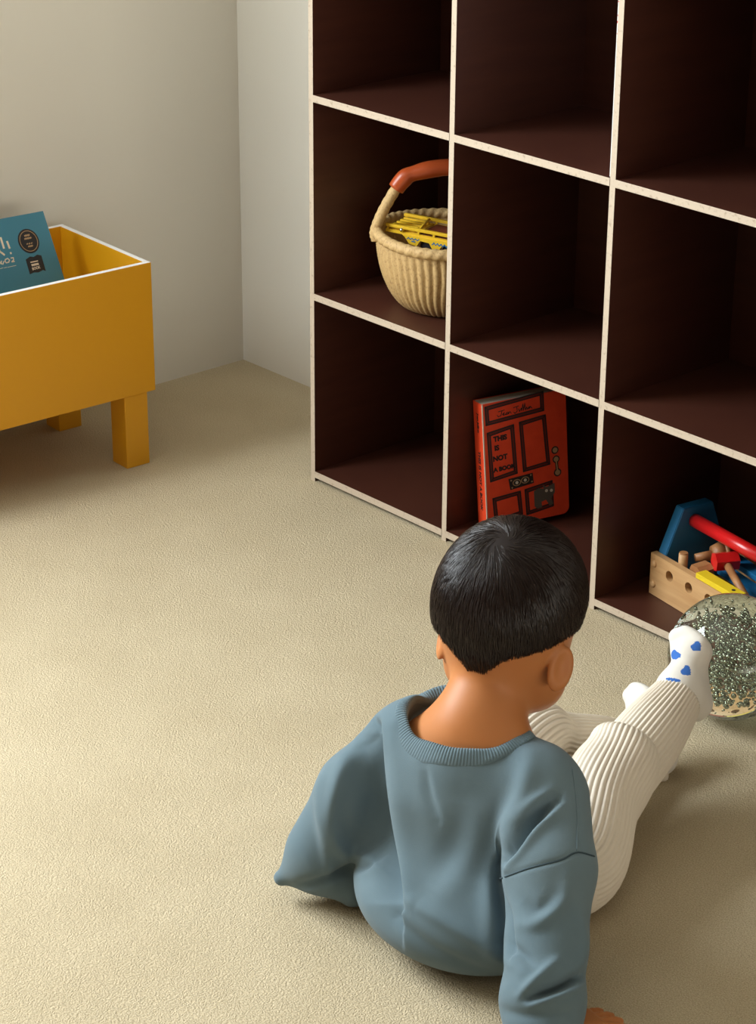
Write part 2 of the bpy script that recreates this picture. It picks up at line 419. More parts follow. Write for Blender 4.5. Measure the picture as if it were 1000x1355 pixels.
mb = MB(); mb.box((-T/2, YB-.004, H0), (NC*S+T/2, YB, NR*CH)); mb.build('back_panel', 'board', SH)

# ================================================================== yellow book box
YW = math.radians(-2.5)
Rz = Matrix.Rotation(-YW, 4, 'Z')
BX = empty('book_box', mtx=Matrix.Translation((-.246, -.150, 0)) @ Matrix.Rotation(math.radians(-2.6), 4, 'Z'))
tag(BX, 'yellow painted box on four square legs with white top edges against the left wall', 'book box')
BL, BD, ZT, ZB, TH = .50, .284, .366, .134, .010      # length (-y), depth (-x)
def bpanel(name, lo, hi):
    mb = MB(); mb.box(lo, hi, bevel=.0012); o = mb.build(name, ['yellow', 'white'], BX)
    for p in o.data.polygons:
        if p.normal.z > .9 and p.center.z > ZT-.003: p.material_index = 1
    return o
bpanel('front_panel', (-TH, -BL, ZB), (0, 0, ZT)); bpanel('back_panel', (-BD, -BL, ZB), (-BD+TH, 0, ZT))
bpanel('end_panel', (-BD+TH, -TH, ZB), (-TH, 0, ZT)); bpanel('end_panel', (-BD+TH, -BL, ZB), (-TH, -BL+TH, ZT))
mb = MB(); mb.box((-BD+TH, -BL+TH, ZB+.004), (-TH, -TH, ZB+.014)); mb.build('bottom_panel', 'yellow', BX)
for lx in (-.001, -.224):
    for ly in (-.016, -BL+.016+.047):
        mb = MB(); mb.box((lx-.047, ly-.047, 0), (lx-.0012, ly, ZB-.0005), bevel=.0015)
        mb.build('leg', 'yellow', BX)

# ------------------------------------------------ teal book in the box
def frame(o, ex, ey, ez): return Matrix(((ex[0], ey[0], ez[0], o[0]), (ex[1], ey[1], ez[1], o[1]), (ex[2], ey[2], ez[2], o[2]), (0, 0, 0, 1)))
nrm = lambda v: np.asarray(v, float)/np.linalg.norm(v)
TBK_TR = on_plane(57, 279, 0, -.470)               # top right corner
TBK_R = on_plane(85, 368, 0, -.415)                # point lower on the right edge
ey = nrm(TBK_TR-TBK_R)
TBK_L = on_plane(0, 288, 0, -.455); ex = TBK_TR-TBK_L; ex = nrm(ex-ey*(ex@ey)); ez = np.cross(ex, ey)
BH = (TBK_TR[2]-(ZB+.024))/ey[2]; BWD = .235
TB = empty('picture_book', mtx=frame(TBK_TR-ey*BH, ex, ey, ez))   # origin = bottom right corner of front cover
tag(TB, 'teal blue picture book with cream lettering and two black seals leaning inside the yellow box', 'book')
def cover(name, w, h, t, m_, parent, rnd=.002):
    mb = MB(); mb.box((-w, 0, -t), (0, h, 0), bevel=rnd*.4); return mb.build(name, m_, parent)
cover('front_cover', BWD, BH, .003, 'blue', TB)
cover('back_cover', BWD, BH, .003, 'blue', TB).location = (0, 0, -.012)
mb = MB(); mb.box((-BWD+.003, .003, -.012), (-.003, BH-.003, -.003)); mb.build('pages', 'paper', TB)
mb = MB(); mb.box((-BWD-.002, 0, -.015), (-BWD, BH, 0)); mb.build('spine', 'blue', TB)
ink = []
Tm = lambda x, y: Matrix.Translation((x, y, .00005))
def PXL(x, y):                                       # photograph point -> cover coordinates (authoring aid)
    r = ray(x, y); q = CAM_P+r*(((TBK_TR-CAM_P)@ez)/(r@ez)); q = q-(TBK_TR-ey*BH); return np.array([q@ex, q@ey])
def cov(pts): return [tuple(PXL(x, y)) for x, y in pts]
w_ = .0040
ink.append(strokes2d([cov([(1, 315), (5, 328)]), cov([(9.5, 320), (12.5, 328)])], w_))
ink.append(strokes2d([cov([(-3, 327), (0, 333), (5.5, 337)])], w_*.9))
c = PXL(14.2, 335); ink.append(xf(strokes2d([[(-.0006, 0), (.0006, 0)]], .0034), Tm(*c)))
ink.append(strokes2d([cov([(14.5, 341.5), (17.5, 341), (18, 344), (15.5, 346.5), (19, 346)])], .0019))
ink.append(strokes2d([cov([(7, 343.5), (10, 342), (12.5, 344), (11.5, 347), (8, 347.8), (6.5, 345.5), (7, 343.5)])], .0019))
ink.append(strokes2d([cov([(-1, 345), (1, 349), (4, 349.5), (5, 346)]), cov([(2, 345.5), (1.5, 349)])], .0017))
ink.append(strokes2d([cov([(0, 355.6), (4, 354.5)]), cov([(5.5, 354.6), (9, 353.6)]), cov([(10, 353.7), (21, 351.3)])], .0008))
V, F = merge(ink); pymesh('lettering', V, F, 'cream_ink', TB, smooth=False)
# round seal and square badge
def poly_disc(c, rx, ry, n=40, z0=0, z1=.0003, ang=0):
    a = np.arange(n)*2*PI/n; p = np.stack([np.cos(a)*rx, np.sin(a)*ry], 1)
    R2 = np.array([[math.cos(ang), -math.sin(ang)], [math.sin(ang), math.cos(ang)]]); p = p@R2.T+c
    V = np.vstack([np.c_[p, np.full(n, z0)], np.c_[p, np.full(n, z1)]]); F = [tuple(range(n))[::-1], tuple(range(n, 2*n))]+[(i, (i+1) % n, n+(i+1) % n, n+i) for i in range(n)]
    return V, F
c = PXL(37.8, 319); rr_ = .5*np.linalg.norm(PXL(38, 303.5)-PXL(38.5, 335)); r2 = .5*np.linalg.norm(PXL(24.5, 320)-PXL(52, 318))
V, F = poly_disc(c, r2, rr_); pymesh('seal', V, F, 'black_ink', TB, smooth=False)
V, F = merge([strokes2d([[(c[0]+math.cos(a)*r2*.83, c[1]+math.sin(a)*rr_*.83) for a in np.linspace(0, 2*PI, 40)]], .0012, z=.00035)]
             + [strokes2d([[(c[0]+x_-.0012, c[1]+dy), (c[0]+x_+.0010, c[1]+dy+.0006)]], h2, z=.00035) for dy, h2, xs in ((.0098, .0030, (-.004, 0, .004)), (.0045, .0028, (-.006, -.002, .002, .006)), (-.0048, .0020, (-.005, 0, .005)), (-.0095, .0026, (-.003, .001, .004))) for x_ in xs])
pymesh('seal_ring', V, F, 'gold', TB, smooth=False)
q = [PXL(*p) for p in ((34, 343.5), (39.5, 339.5), (44.5, 340), (49, 337), (54.5, 338), (60.5, 358.5), (57, 357.2), (51, 360.5), (45, 360.5), (39.5, 363))]
V = np.array([[*p, 0] for p in q]+[[*p, .0003] for p in q]); n_ = len(q)
pymesh('badge', V, [tuple(range(n_)), tuple(range(n_, 2*n_))[::-1]]+[(i, (i+1) % n_, n_+(i+1) % n_, n_+i) for i in range(n_)], 'black_ink', TB, smooth=False)
c2 = PXL(46.5, 351); V, F = merge([xf(text_mesh(t, s_, bold=.0002), Matrix.Translation((c2[0], c2[1]+dy, .0004)) @ Matrix.Rotation(.03, 4, 'Z')) for t, s_, dy in (('BOOK', .0066, -.0052),)]
             + [strokes2d([[(c2[0]+x_-.0010, c2[1]+dy), (c2[0]+x_+.0010, c2[1]+dy)]], h2, z=.0004) for dy, h2, xs in ((.0064, .0020, (-.007, -.0035, 0, .0035, .007)), (.0012, .0036, (-.006, -.002, .002, .006))) for x_ in xs])
pymesh('badge_lettering', V, F, 'cream_ink', TB, smooth=False)
# dark book, only a corner shows at the left edge
DB = empty('dark_book', mtx=BX.matrix_world @ Matrix.Translation((-.040, -.302, ZB+.019)) @ Matrix.Rotation(math.radians(-8), 4, 'Y'))
tag(DB, 'black book in the yellow box in front of the teal book, only a corner visible', 'book')
mb = MB(); mb.box((0, -.16, 0), (.003, 0, .218), bevel=.0005); mb.build('cover', 'black_ink', DB)
mb = MB(); mb.box((-.012, -.158, .002), (0, -.002, .216)); mb.build('pages', 'paper', DB)
mb = MB(); mb.box((-.015, -.16, 0), (-.012, 0, .218), bevel=.0005); mb.build('cover', 'black_ink', DB)

# ================================================================== basket
BC = np.array([.190, .131]); ZF = CH+T/2+.0008; ZR = .464; RR = .117
BK = empty('woven_basket', (BC[0], BC[1], ZF)); tag(BK, 'round woven straw basket with leather wrapped handle on the middle shelf', 'basket')
def bowl_r(t): return .066+(RR-.066)*(1-(1-t)**2.0)**.62       # t 0 floor .. 1 rim
HB = ZR-ZF; nA, nT = 300, 60; V = []; F = []
prof = [(bowl_r(t), t*HB) for t in np.linspace(0.0, 1, nT)]
prof = [(.0, .001), (.03, .001)]+prof+[(RR-.006, HB)]+[(bowl_r(t)-.006, max(t*HB, .006)) for t in np.linspace(.97, 0, 20)]+[(.0, .006)]
a = np.arange(nA)*2*PI/nA; nout = nT+2
for i, (r, z) in enumerate(prof):
    rib = 0
    if 2 <= i < nout: rib = .0048*(np.abs(np.cos(a*27+.35*np.sin(z*60)))**.6-.6)*min(1, r/.08)+.0005*np.sin(z*1500+a*54)
    rr2 = np.maximum(r+rib, 0.0003); V.append(np.stack([np.cos(a)*rr2, np.sin(a)*rr2, np.full(nA, z)], 1))
V = np.concatenate(V)
for i in range(len(prof)-1):
    for k in range(nA): l = (k+1) % nA; F.append((i*nA+k, i*nA+l, (i+1)*nA+l, (i+1)*nA+k))
pymesh('bowl', V, F, 'straw', BK)
aa = np.linspace(0, 2*PI, 240, endpoint=False)
path = np.stack([np.cos(aa)*RR, np.sin(aa)*RR, np.full(240, HB)+.003*np.sin(aa*2)], 1)
def ropewig(turns, amp): return lambda t, a_: amp*np.sin(a_*2+t*turns*2*PI)
V, F = tube(path, .0088, 20, closed=True, wig=ropewig(46, .09)); pymesh('rim', V, F, 'straw', BK)
hd = np.array([.62, .785]); hd /= np.linalg.norm(hd)             # the handle spans this way
HT = .566-ZF
hp = spline([(-1.0, HB-.012), (-1.02, HB+.004), (-.90, HB+.040), (-.66, HT-.016), (-.45, HT-.002), (0, HT+.006), (.45, HT-.002), (.66, HT-.016), (.90, HB+.040), (1.02, HB+.004), (1.0, HB-.012)], 120)
pp = np.stack([hp[:, 0]*hd[0]*RR, hp[:, 0]*hd[1]*RR, hp[:, 1]], 1)
ins = np.abs(hp[:, 0]) < .74
fi, li = np.where(ins)[0][[0, -1]]
V, F = tube(pp, .0088, 20, wig=ropewig(36, .06)); hdl = pymesh('handle', V, F, 'straw', BK)
V, F = tube(pp[fi:li+1], [.0135+.0012*math.sin(i*.35)*math.sin(i*.13) for i in range(li-fi+1)], 20); pymesh('leather_grip', V, F, 'orange', hdl)
# toy trailer in the basket
tdir = Vector((.935, -.30, 0)).normalized()
P_a = on_plane(523, 301, 1, .10)
TTP = on_plane(506, 299, 2, ZR+.010)
TT = empty('toy_trailer', mtx=Matrix.Translation((TTP[0]+.004, TTP[1]+.004, ZR+.016-.028)) @ Matrix.Rotation(math.radians(20), 4, 'Z') @ Matrix.Rotation(math.radians(1.5), 4, 'Y'))
tag(TT, 'yellow toy trailer with red brown bed lying in the woven basket', 'toy trailer')
TL, TW, TZ = .145, .064, .028
def rail(y, nm):
    mb = MB(); mb.box((0, y-.0028, TZ-.005), (TL, y+.0028, TZ), bevel=.0010); mb.box((0, y-.0018, TZ-.014), (TL, y+.0018, TZ-.0095))
    for i in range(6): x = .002+i*(TL-.006)/5; mb.box((x, y-.0018, TZ-.0096), (x+.0035, y+.0018, TZ-.0035))
    return mb.build(nm, 'toy_yellow', TT)
rail(0, 'rail'); rail(TW, 'rail')
mb = MB(); mb.box((.060, .002, TZ-.012), (TL-.006, TW-.002, TZ-.009)); mb.build('bed', 'toy_red', TT)
mb = MB(); mb.box((0, .002, TZ-.012), (.055, TW-.002, TZ-.009))
for i in range(5): mb.box((.004, .004+i*.012, TZ-.009), (.05, .009+i*.012, TZ-.004), bevel=.001)
mb.build('deck', 'toy_yellow', TT)
mb = MB(); mb.cyl((.058, 0, TZ-.004), (.046, TW, TZ-.002), .0018, n=8); mb.build('crossbar', 'toy_yellow', TT)
mb = MB(); mb.cyl((TL-.008, 0, TZ-.002), (TL-.008, TW, TZ-.002), .0016, n=8); mb.build('crossbar', 'toy_yellow', TT)
mb = MB(); sk = [(.030, -.010), (TL-.004, -.010), (TL-.004, -.026), (.128, -.027), (.124, -.020), (.118, -.016), (.104, -.017), (.098, -.026), (.086, -.026), (.080, -.017), (.064, -.016), (.058, -.026), (.044, -.024), (.036, -.014)]
mb.prism([(x, TZ+z-.003) for x, z in sk], -.0035, -.001, mtx=Matrix(((1, 0, 0, 0), (0, 0, 1, 0), (0, 1, 0, 0), (0, 0, 0, 1)))); side = mb.build('side_skirt', 'toy_yellow', TT)
mtx = Matrix(((1, 0, 0, 0), (0, 0, -1, -.0036), (0, 1, 0, 0), (0, 0, 0, 1)))
sc_ = lambda x0, x1, n, z, h: [[(x0+(x1-x0)*i/n, z+(h if i % 2 else -h)) for i in range(n+1)]]
V, F = merge([xf(strokes2d(sc_(.040, .062, 7, .0100, .0014), .0014), mtx), xf(strokes2d(sc_(.086, .140, 17, .0085, .0018), .0016), mtx), xf(strokes2d([[(.049, .006), (.055, .006)]], .002), mtx)])
pymesh('lettering', V, F, 'toy_blue', side, smooth=False)
for x in (.072, .112):
    for y in (.006, TW-.006): mb = MB(); mb.cyl((x, y-.004, 0), (x, y+.004, 0), .010, n=20); mb.build('wheel', 'black_ink', TT)
for x in (.030, TL-.008): mb = MB(); mb.sphere((x, -.004, TZ-.006), .0032, 8); mb.build('rivet', 'chrome', TT)

# ================================================================== red board book
A = on_plane(644.5, 704, 2, H0+T+.0016)+np.array([.0016, 0, .0044]); e1 = nrm((.31, .951, .035)); up = np.array([-.0200, -.004, .214]); up = nrm(up-e1*(up@e1)); nn = np.cross(e1, up)
RBW, RBH, RBT = .149, .213, .032
RB = empty('board_book', mtx=frame(A, e1, up, nn)); tag(RB, 'thick red board book with a door drawn on its cover leaning in the bottom shelf', 'book')
def rrect(w, h, r, n=6):
    p = [(0, 0)]
    for i in range(n+1): a_ = -PI/2+i*PI/2/n; p.append((w-r+r*math.cos(a_), r+r*math.sin(a_)))
    for i in range(n+1): a_ = i*PI/2/n; p.append((w-r+r*math.cos(a_), h-r+r*math.sin(a_)))
    p.append((0, h)); return p
mb = MB(); mb.prism(rrect(RBW, RBH, .012), -.0028, 0); mb.build('front_cover', 'red', RB)
mb = MB(); mb.prism(rrect(RBW, RBH, .012), -RBT, -RBT+.0028); mb.build('back_cover', 'red', RB)
mb = MB(); mb.prism(rrect(RBW-.0012, RBH-.001, .012), -RBT+.0029, -.0029)
for i in range(12): z = -.0045-i*.0022; mb.prism(rrect(RBW-.0006, RBH-.0004, .012), z-.0007, z+.0007)
mb.build('pages', 'paper', RB)
mb = MB(); mb.box((-.0018, 0, -RBT+.0008), (0, RBH, -.0012), bevel=.0006); spn = mb.build('spine', 'red', RB)
mb = MB(); mb.box((-.0014, 0, -.0013), (.0006, RBH, .0003), bevel=.0005); mb.build('worn_edge', 'paper', RB)
def PB(x, y):
    r = ray(x, y); q = CAM_P+r*(((A-CAM_P)@nn)/(r@nn))-A; return (q@e1, q@up)
dk = []; mid = []
def quad(p, inset):
    q = [np.array(PB(*a_)) for a_ in p]; c_ = sum(q)/4
    o_ = [tuple(a_) for a_ in q]+[tuple(q[0])]
    i_ = []
    for a_ in q: s_ = np.sign(a_-c_); i_.append(tuple(a_-s_*inset))
    i_.append(i_[0]); md = [tuple((np.array(x)+np.array(y))/2) for x, y in zip(o_, i_)]
    mid.append(strokes2d([md], inset*.9, .00025)); dk.append(strokes2d([o_], .0022, .0004)); dk.append(strokes2d([i_], .0020, .0004))
    for x, y in zip(o_[:-1], i_[:-1]): dk.append(strokes2d([[x, y]], .0012, .0004))
quad([(641.5, 539), (718, 518), (719, 543), (643, 563)], .0050)
quad([(644.5, 573.5), (679, 562), (684, 626), (649, 637.5)], .0050)
quad([(687, 559), (721, 549), (727, 614), (692.5, 624)], .0050)
quad([(652, 660), (688, 650), (691, 680), (655, 692)], .0050)
quad([(694.5, 648), (730, 636), (732, 669), (697, 681)], .0050)
def txt(body, x, y, size, bold=.0006, sp=1.0):
    c_ = PB(x, y); dk.append(xf(text_mesh(body, size, .0003, bold=bold, spacing=sp), Matrix.Translation((*c_, .0002)) @ Matrix.Rotation(.03, 4, 'Z')))
txt('THIS', 661.5, 580, .0118); txt('IS', 657, 593, .0118); txt('NOT', 661.5, 606, .0118); txt('A BOOK', 667, 619.5, .0100)
# hand lettered author's name in the top panel
def scrib(pts): dk.append(strokes2d([[PB(*p) for p in pts]], .0012, .0004))
scrib([(659, 545), (667, 542.5)]); scrib([(664, 543.5), (662.5, 550), (659, 551.5), (657.5, 549.5)])
scrib([(664.5, 548.5), (667, 546), (665.5, 549.5), (668.5, 548.5), (670.5, 545.5), (669, 548.5), (671.5, 548), (672, 545), (672.5, 547.5), (674.5, 544.5), (676, 546.8)])
scrib([(679, 539.5), (686, 537)]); scrib([(683.5, 538.5), (684, 544), (681, 547), (679.5, 545.5)])
scrib([(686, 541), (687, 544.5), (689.5, 540), (690, 543.5), (691.5, 534.5), (692.5, 543), (694, 533.5), (695, 542.5), (696.5, 538.5), (697.5, 541.5), (700, 538), (699.5, 541.2), (701.5, 537.5), (703.5, 540)])
V, F = merge(mid); pymesh('door_mouldings', V, F, 'redline', RB, smooth=False)
V, F = merge(dk); pymesh('lettering', V, F, 'black_ink', RB, smooth=False)
# knobs, letterbox, cat
g = []; k_ = []; wv = []
def disc(L_, x, y, r, z=.0002, sy=1): L_.append(poly_disc(np.array(PB(x, y)), r, r*sy, 20, 0, z))
for x, y, r in ((734, 595.5, .0066), (735.5, 607.5, .0064), (737.5, 625, .0068)): disc(k_, x, y, r, .0003); disc(g, x, y, r*.68, .0005)
k_.append(strokes2d([[PB(735.5, 607), PB(737.5, 625)]], .0055, .0003)); g.append(strokes2d([[PB(735.5, 609), PB(737.3, 623)]], .0022, .0005))
lb = [PB(672.5, 634), PB(704.5, 625.5), PB(706, 639), PB(675, 648.5)]
V = np.array([[*p, 0] for p in lb]+[[*p, .0003] for p in lb]); k_.append((V, [(0, 1, 2, 3), (4, 7, 6, 5), (0, 1, 5, 4), (1, 2, 6, 5), (2, 3, 7, 6), (3, 0, 4, 7)]))
for x, y in ((683.5, 638.5), (694.5, 635)):
    g.append(poly_disc(np.array(PB(x, y)), .0075, .0058, 20, 0, .0005)); k_.append(poly_disc(np.array(PB(x, y)), .0060, .0044, 20, 0, .0007)); disc(wv, x, y, .0027, .0009)
for x, y in ((676, 636), (702, 628.5), (677.5, 645.5), (703.5, 637)): disc(g, x, y, .0014, .0005)
cat = [PB(*p) for p in ((706, 650), (712, 646), (719, 646.5), (717.5, 641), (722, 644), (729, 641.5), (733, 638.5), (733.5, 645), (733.5, 651), (729, 659), (731.5, 666), (727, 669), (722, 661), (716, 664), (717, 671), (711, 673), (707, 670))]
n_ = len(cat); V = np.array([[*p, .0004] for p in cat]+[[*p, .0008] for p in cat])
pymesh('cat_drawing', V, [tuple(range(n_)), tuple(range(n_, 2*n_))[::-1]]+[(i, (i+1) % n_, n_+(i+1) % n_, n_+i) for i in range(n_)], 'grey_ink', RB, smooth=False)
for x, y in ((722.5, 649), (729, 648.5)): disc(wv, x, y, .0026, .0011)
V, F = merge(g); pymesh('brass_fittings', V, F, 'gold', RB, smooth=False)
V, F = merge(k_); pymesh('fitting_outlines', V, F, 'black_ink', RB, smooth=False)
V, F = merge(wv); pymesh('eye_dots', V, F, 'paper', RB, smooth=False)
# spine lettering, reading downwards
mtx = Matrix(((0, 0, -1, -.0019), (-1, 0, 0, 0), (0, 1, 0, 0), (0, 0, 0, 1)))   # text x -> -y, text y -> z(outwards), normal -> -x
def sp(body, y, size): return xf(text_mesh(body, size, .0002, bold=.0004), Matrix.Translation((0, y, -RBT/2)) @ mtx)
V, F = merge([sp('THIS IS NOT A BOOK', .080, .0105), sp('Jean Jullien', .178, .0075)])
pymesh('spine_lettering', V, F, 'black_ink', spn, smooth=False)

# ================================================================== slim white book against the divider
WB = empty('slim_book', (2*S-T/2-.0047, .004, 2*CH+T/2+.0012)); tag(WB, 'thin white book with red specks standing against the divider in the upper shelf', 'book')
mb = MB(); mb.box((0, .0006, 0), (.0008, .20, .285)); mb.box((.0038, .0006, 0), (.0046, .20, .285)); mb.build('cover', 'white', WB)
mb = MB(); mb.box((.0009, .002, .001), (.0037, .198, .284)); mb.build('pages', 'paper', WB)
mb = MB(); mb.box((0, 0, 0), (.0046, .0006, .285)); sp_ = mb.build('spine', 'white', WB)
mb = MB()
for z, h, x in ((.254, .006, .0), (.245, .002, .0004), (.236, .002, .0018), (.226, .0022, .0005), (.2165, .003, .0002), (.209, .002, .0018), (.201, .002, .0006), (.19, .0015, .001), (.273, .004, .001), (.18, .0015, .0018)):
    mb.box((x, -.0003, z), (x+.0026, .0, z+h))
mb.build('red_marks', 'wred', sp_)

# ================================================================== toy toolbox
TA = np.array([.706, .078, H0+T+.0012]); d1 = nrm((.242, -.043, 0)); d2 = np.array([-d1[1], d1[0], 0])
TX = empty('toy_toolbox', mtx=frame(TA, d1, d2, Z3)); tag(TX, 'wooden toy toolbox with blue end boards and red dowel handle in the bottom shelf', 'toolbox')
TLn, TH_, TD = .250, .068, .135
def plank(y0_, holes):
    """plank with real through holes"""
    x0_, x1_ = 0, TLn; th = .011
    bm = bmesh.new(); n = 24; hs = [(.046, .046), (.092, .046), (.138, .046), (.184, .046), (.226, .046)]; hr = .0085
    cols = [0]+[(hs[i][0]+hs[i+1][0])/2 for i in range(4)]+[TLn]
    for c_ in range(5):
        hx, hz = hs[c_]; xa, xb = cols[c_], cols[c_+1]; za, zb = 0, TH_
        ring = []; outer = []
        for i in range(n):
            a_ = 2*PI*i/n; dx, dz = math.cos(a_), math.sin(a_)
            t = min([((xb-hx)/dx if dx > 1e-9 else 9), ((xa-hx)/dx if dx < -1e-9 else 9), ((zb-hz)/dz if dz > 1e-9 else 9), ((za-hz)/dz if dz < -1e-9 else 9)])
            ring.append((hx+dx*hr, hz+dz*hr)); outer.append((hx+dx*t, hz+dz*t))
        for cx, cz in ((xa, za), (xb, za), (xb, zb), (xa, zb)):
            j = min(range(n), key=lambda i: (outer[i][0]-cx)**2+(outer[i][1]-cz)**2); outer[j] = (cx, cz)
        vs = {}
        for yy in (y0_, y0_+th):
            vs[yy] = ([bm.verts.new((x, yy, z)) for x, z in ring], [bm.verts.new((x, yy, z)) for x, z in outer])
        for i in range(n):
            j = (i+1) % n; f, b2 = vs[y0_], vs[y0_+th]
            bm.faces.new((f[0][i], f[0][j], f[1][j], f[1][i])); bm.faces.new((b2[0][i], b2[1][i], b2[1][j], b2[0][j])); bm.faces.new((f[0][i], b2[0][i], b2[0][j], f[0][j])); bm.faces.new((f[1][i], f[1][j], b2[1][j], b2[1][i]))
    bmesh.ops.remove_doubles(bm, verts=bm.verts, dist=1e-5); bmesh.ops.recalc_face_normals(bm, faces=bm.faces)
    me = bpy.data.meshes.new('side_plank'); bm.to_mesh(me); bm.free(); return link('side_plank', me, 'beech', TX)
pf = plank(0, 1); pb = plank(TD-.011, 1)
for z in (.018, .052):
    mb = MB(); mb.sphere((.009, -.0005, z), .0055, 10, sc=(1, .5, 1)); mb.build('dowel_pin', 'beech', TX)
mb = MB(); mb.box((0, .011, 0), (TLn, TD-.011, .008)); mb.build('bottom_board', 'beech', TX)
def endb(x):
    mb = MB(); p = [(.0115, .009), (TD-.0115, .009), (TD-.012, .070), (TD-.038, .139), (.040, .139), (.0115, .070)]
    mb.prism(p, 0, .019, mtx=frame((x, 0, 0), (0, 1, 0), (0, 0, 1), (1, 0, 0))); bmesh.ops.bevel(mb.bm, geom=list(mb.bm.edges), offset=.0012, segments=2, affect='EDGES'); return mb.build('end_board', 'wblue', TX)
endb(.003); endb(TLn-.022)
mb = MB(); mb.cyl((.0225, TD/2-.006, .116), (TLn-.0225, TD/2-.006, .116), .0105, n=32); mb.build('handle', 'wred', TX)
TXM = TX.matrix_world.copy()
def tool(name, label, cat, loc, rot=(0, 0, 0)):
    o = empty(name, mtx=TXM @ Matrix.Translation(loc) @ Matrix.Rotation(rot[2], 4, 'Z') @ Matrix.Rotation(rot[1], 4, 'Y') @ Matrix.Rotation(rot[0], 4, 'X'))
    tag(o, label, cat); return o
# wooden mallet lying along the back
o = tool('toy_mallet', 'plain wooden toy mallet lying by the blue end board in the toolbox', 'toy mallet', (.060, .036, .074), (0, -.10, 1.15))
mb = MB(); mb.cyl((.0, 0, 0), (.030, 0, 0), .0060, .0085, n=20); mb.build('handle', 'beech2', o)
mb = MB(); mb.cyl((.026, 0, 0), (.044, 0, 0), .014, .021, n=28); mb.cyl((.044, 0, 0), (.052, 0, 0), .023, n=28); mb.cyl((.052, 0, 0), (.058, 0, 0), .018, n=28); mb.build('head', 'beech2', o)
o = tool('wooden_peg', 'short round wooden peg standing upright behind the front plank', 'peg', (.052, .020, .045))
mb = MB(); mb.cyl((0, 0, 0), (0, 0, .037), .0072, n=24); mb.build('shaft', 'beech', o)
mb = MB(); mb.cyl((0, 0, .037), (0, 0, .0385), .0065, n=24); mb.build('end_cap', 'beech2', o)
o = tool('toy_hammer', 'toy hammer with faceted red head resting on the front plank', 'toy hammer', (.112, .050, .086), (0, .16, -.35))
mb = MB(); mb.cyl((0, -.017, 0), (0, .019, 0), .0150, n=6, smooth=False); mb.build('head', 'wred', o)
mb = MB(); mb.cyl((.012, 0, 0), (.095, 0, 0), .0058, n=20); mb.build('handle', 'beech2', o)
o = tool('wooden_block', 'angled orange brown wooden block left of the red hammer head', 'block', (.078, .0395, .060), (.1, -.1, -.12))
mb = MB(); mb.prism([(0, 0), (.028, 0), (.030, .012), (.022, .018), (.006, .018), (0, .010)], 0, .024, mtx=frame((0, 0, 0), (1, 0, 0), (0, 0, 1), (0, -1, 0))); mb.build('body', 'beech2', o)
o = tool('yellow_strip', 'yellow painted wooden strip with a hole lying along the front plank', 'wooden strip', (.1075, -.001, .0692), (-.0, .0, .0))
mb = MB(); mb.box((0, 0, 0), (.092, .019, .0085), bevel=.0008); mb.build('body', 'wyellow', o)
mb = MB(); mb.cyl((.075, .0095, .0079), (.075, .0095, .0089), .003, n=14); mb.build('hole', 'hole', o)
for i, (yy, zz, lb_) in enumerate(((.080, .066, 'upper of two flat blue wooden strips behind the hammer'), (.060, .052, 'lower of two flat blue wooden strips behind the hammer'))):
    o = tool('blue_strip', lb_, 'wooden strip', (.075+.01*i, yy, zz), (0, 0, -.10)); o['group'] = 'flat blue toy strips in the toolbox'
    mb = MB(); mb.box((0, 0, 0), (.15, .022, .009), bevel=.0008); mb.build('body', 'wblue', o)
o = tool('green_strip', 'dark green wooden strip deep under the blue strips', 'wooden strip', (.10, .040, .030), (0, 0, -.05))
mb = MB(); mb.box((0, 0, 0), (.13, .03, .012), bevel=.0008); mb.build('body', mat('green_wood', (.02, .10, .04), .5), o)
o = tool('wooden_nut', 'square wooden nut at the right edge of the toolbox', 'nut', (.208, .040, .062), (.2, .3, .2))
mb = MB(); mb.box((0, -.012, 0), (.030, .012, .022), bevel=.002); mb.build('body', 'beech2', o)

# ================================================================== glass ball
BR = .0885; bc = at(967, 877, 2.765); bc[2] = BR+.0005
GB = empty('glass_ball', K((bc[0], bc[1], 0))); tag(GB, 'round clear glass ball full of silvery bubbles on the carpet by the feet', 'glass ball')
GO = np.array([0, 0, bc[2]])
mb = MB(); mb.sphere(GO, BR, 64); mb.build('glass_shell', 'glass', GB)
mb = MB(); cnt = 0; base = bmesh.new()
def beads(n, rmin, rmax, size, matn, seed):
    rg = np.random.default_rng(seed); out = []
    ico = bmesh.new(); bmesh.ops.create_icosphere(ico, subdivisions=2, radius=1); IV = np.array([v.co[:] for v in ico.verts]); IF = [tuple(v.index for v in f.verts) for f in ico.faces]; ico.free()
    d = rg.normal(size=(n, 3)); d /= np.linalg.norm(d, axis=1)[:, None]; r = (rg.uniform(rmin**3, rmax**3, n))**(1/3)
    sz = rg.uniform(size[0], size[1], n)
    V = (d*r[:, None])[:, None, :]+IV[None]*sz[:, None, None]; V = V.reshape(-1, 3)+GO
    F = (np.array(IF)[None]+np.arange(n)[:, None, None]*len(IV)).reshape(-1, 3)
    return fast_mesh('bubbles', V, F, matn, GB)
o = beads(1300, .006, .049, (.0011, .0028), 'bead', 3); tag(o, kind='stuff')
o = beads(420, .052, .084, (.0006, .0018), 'bead', 5); tag(o, 'finer silvery bubbles near the glass', kind='stuff')

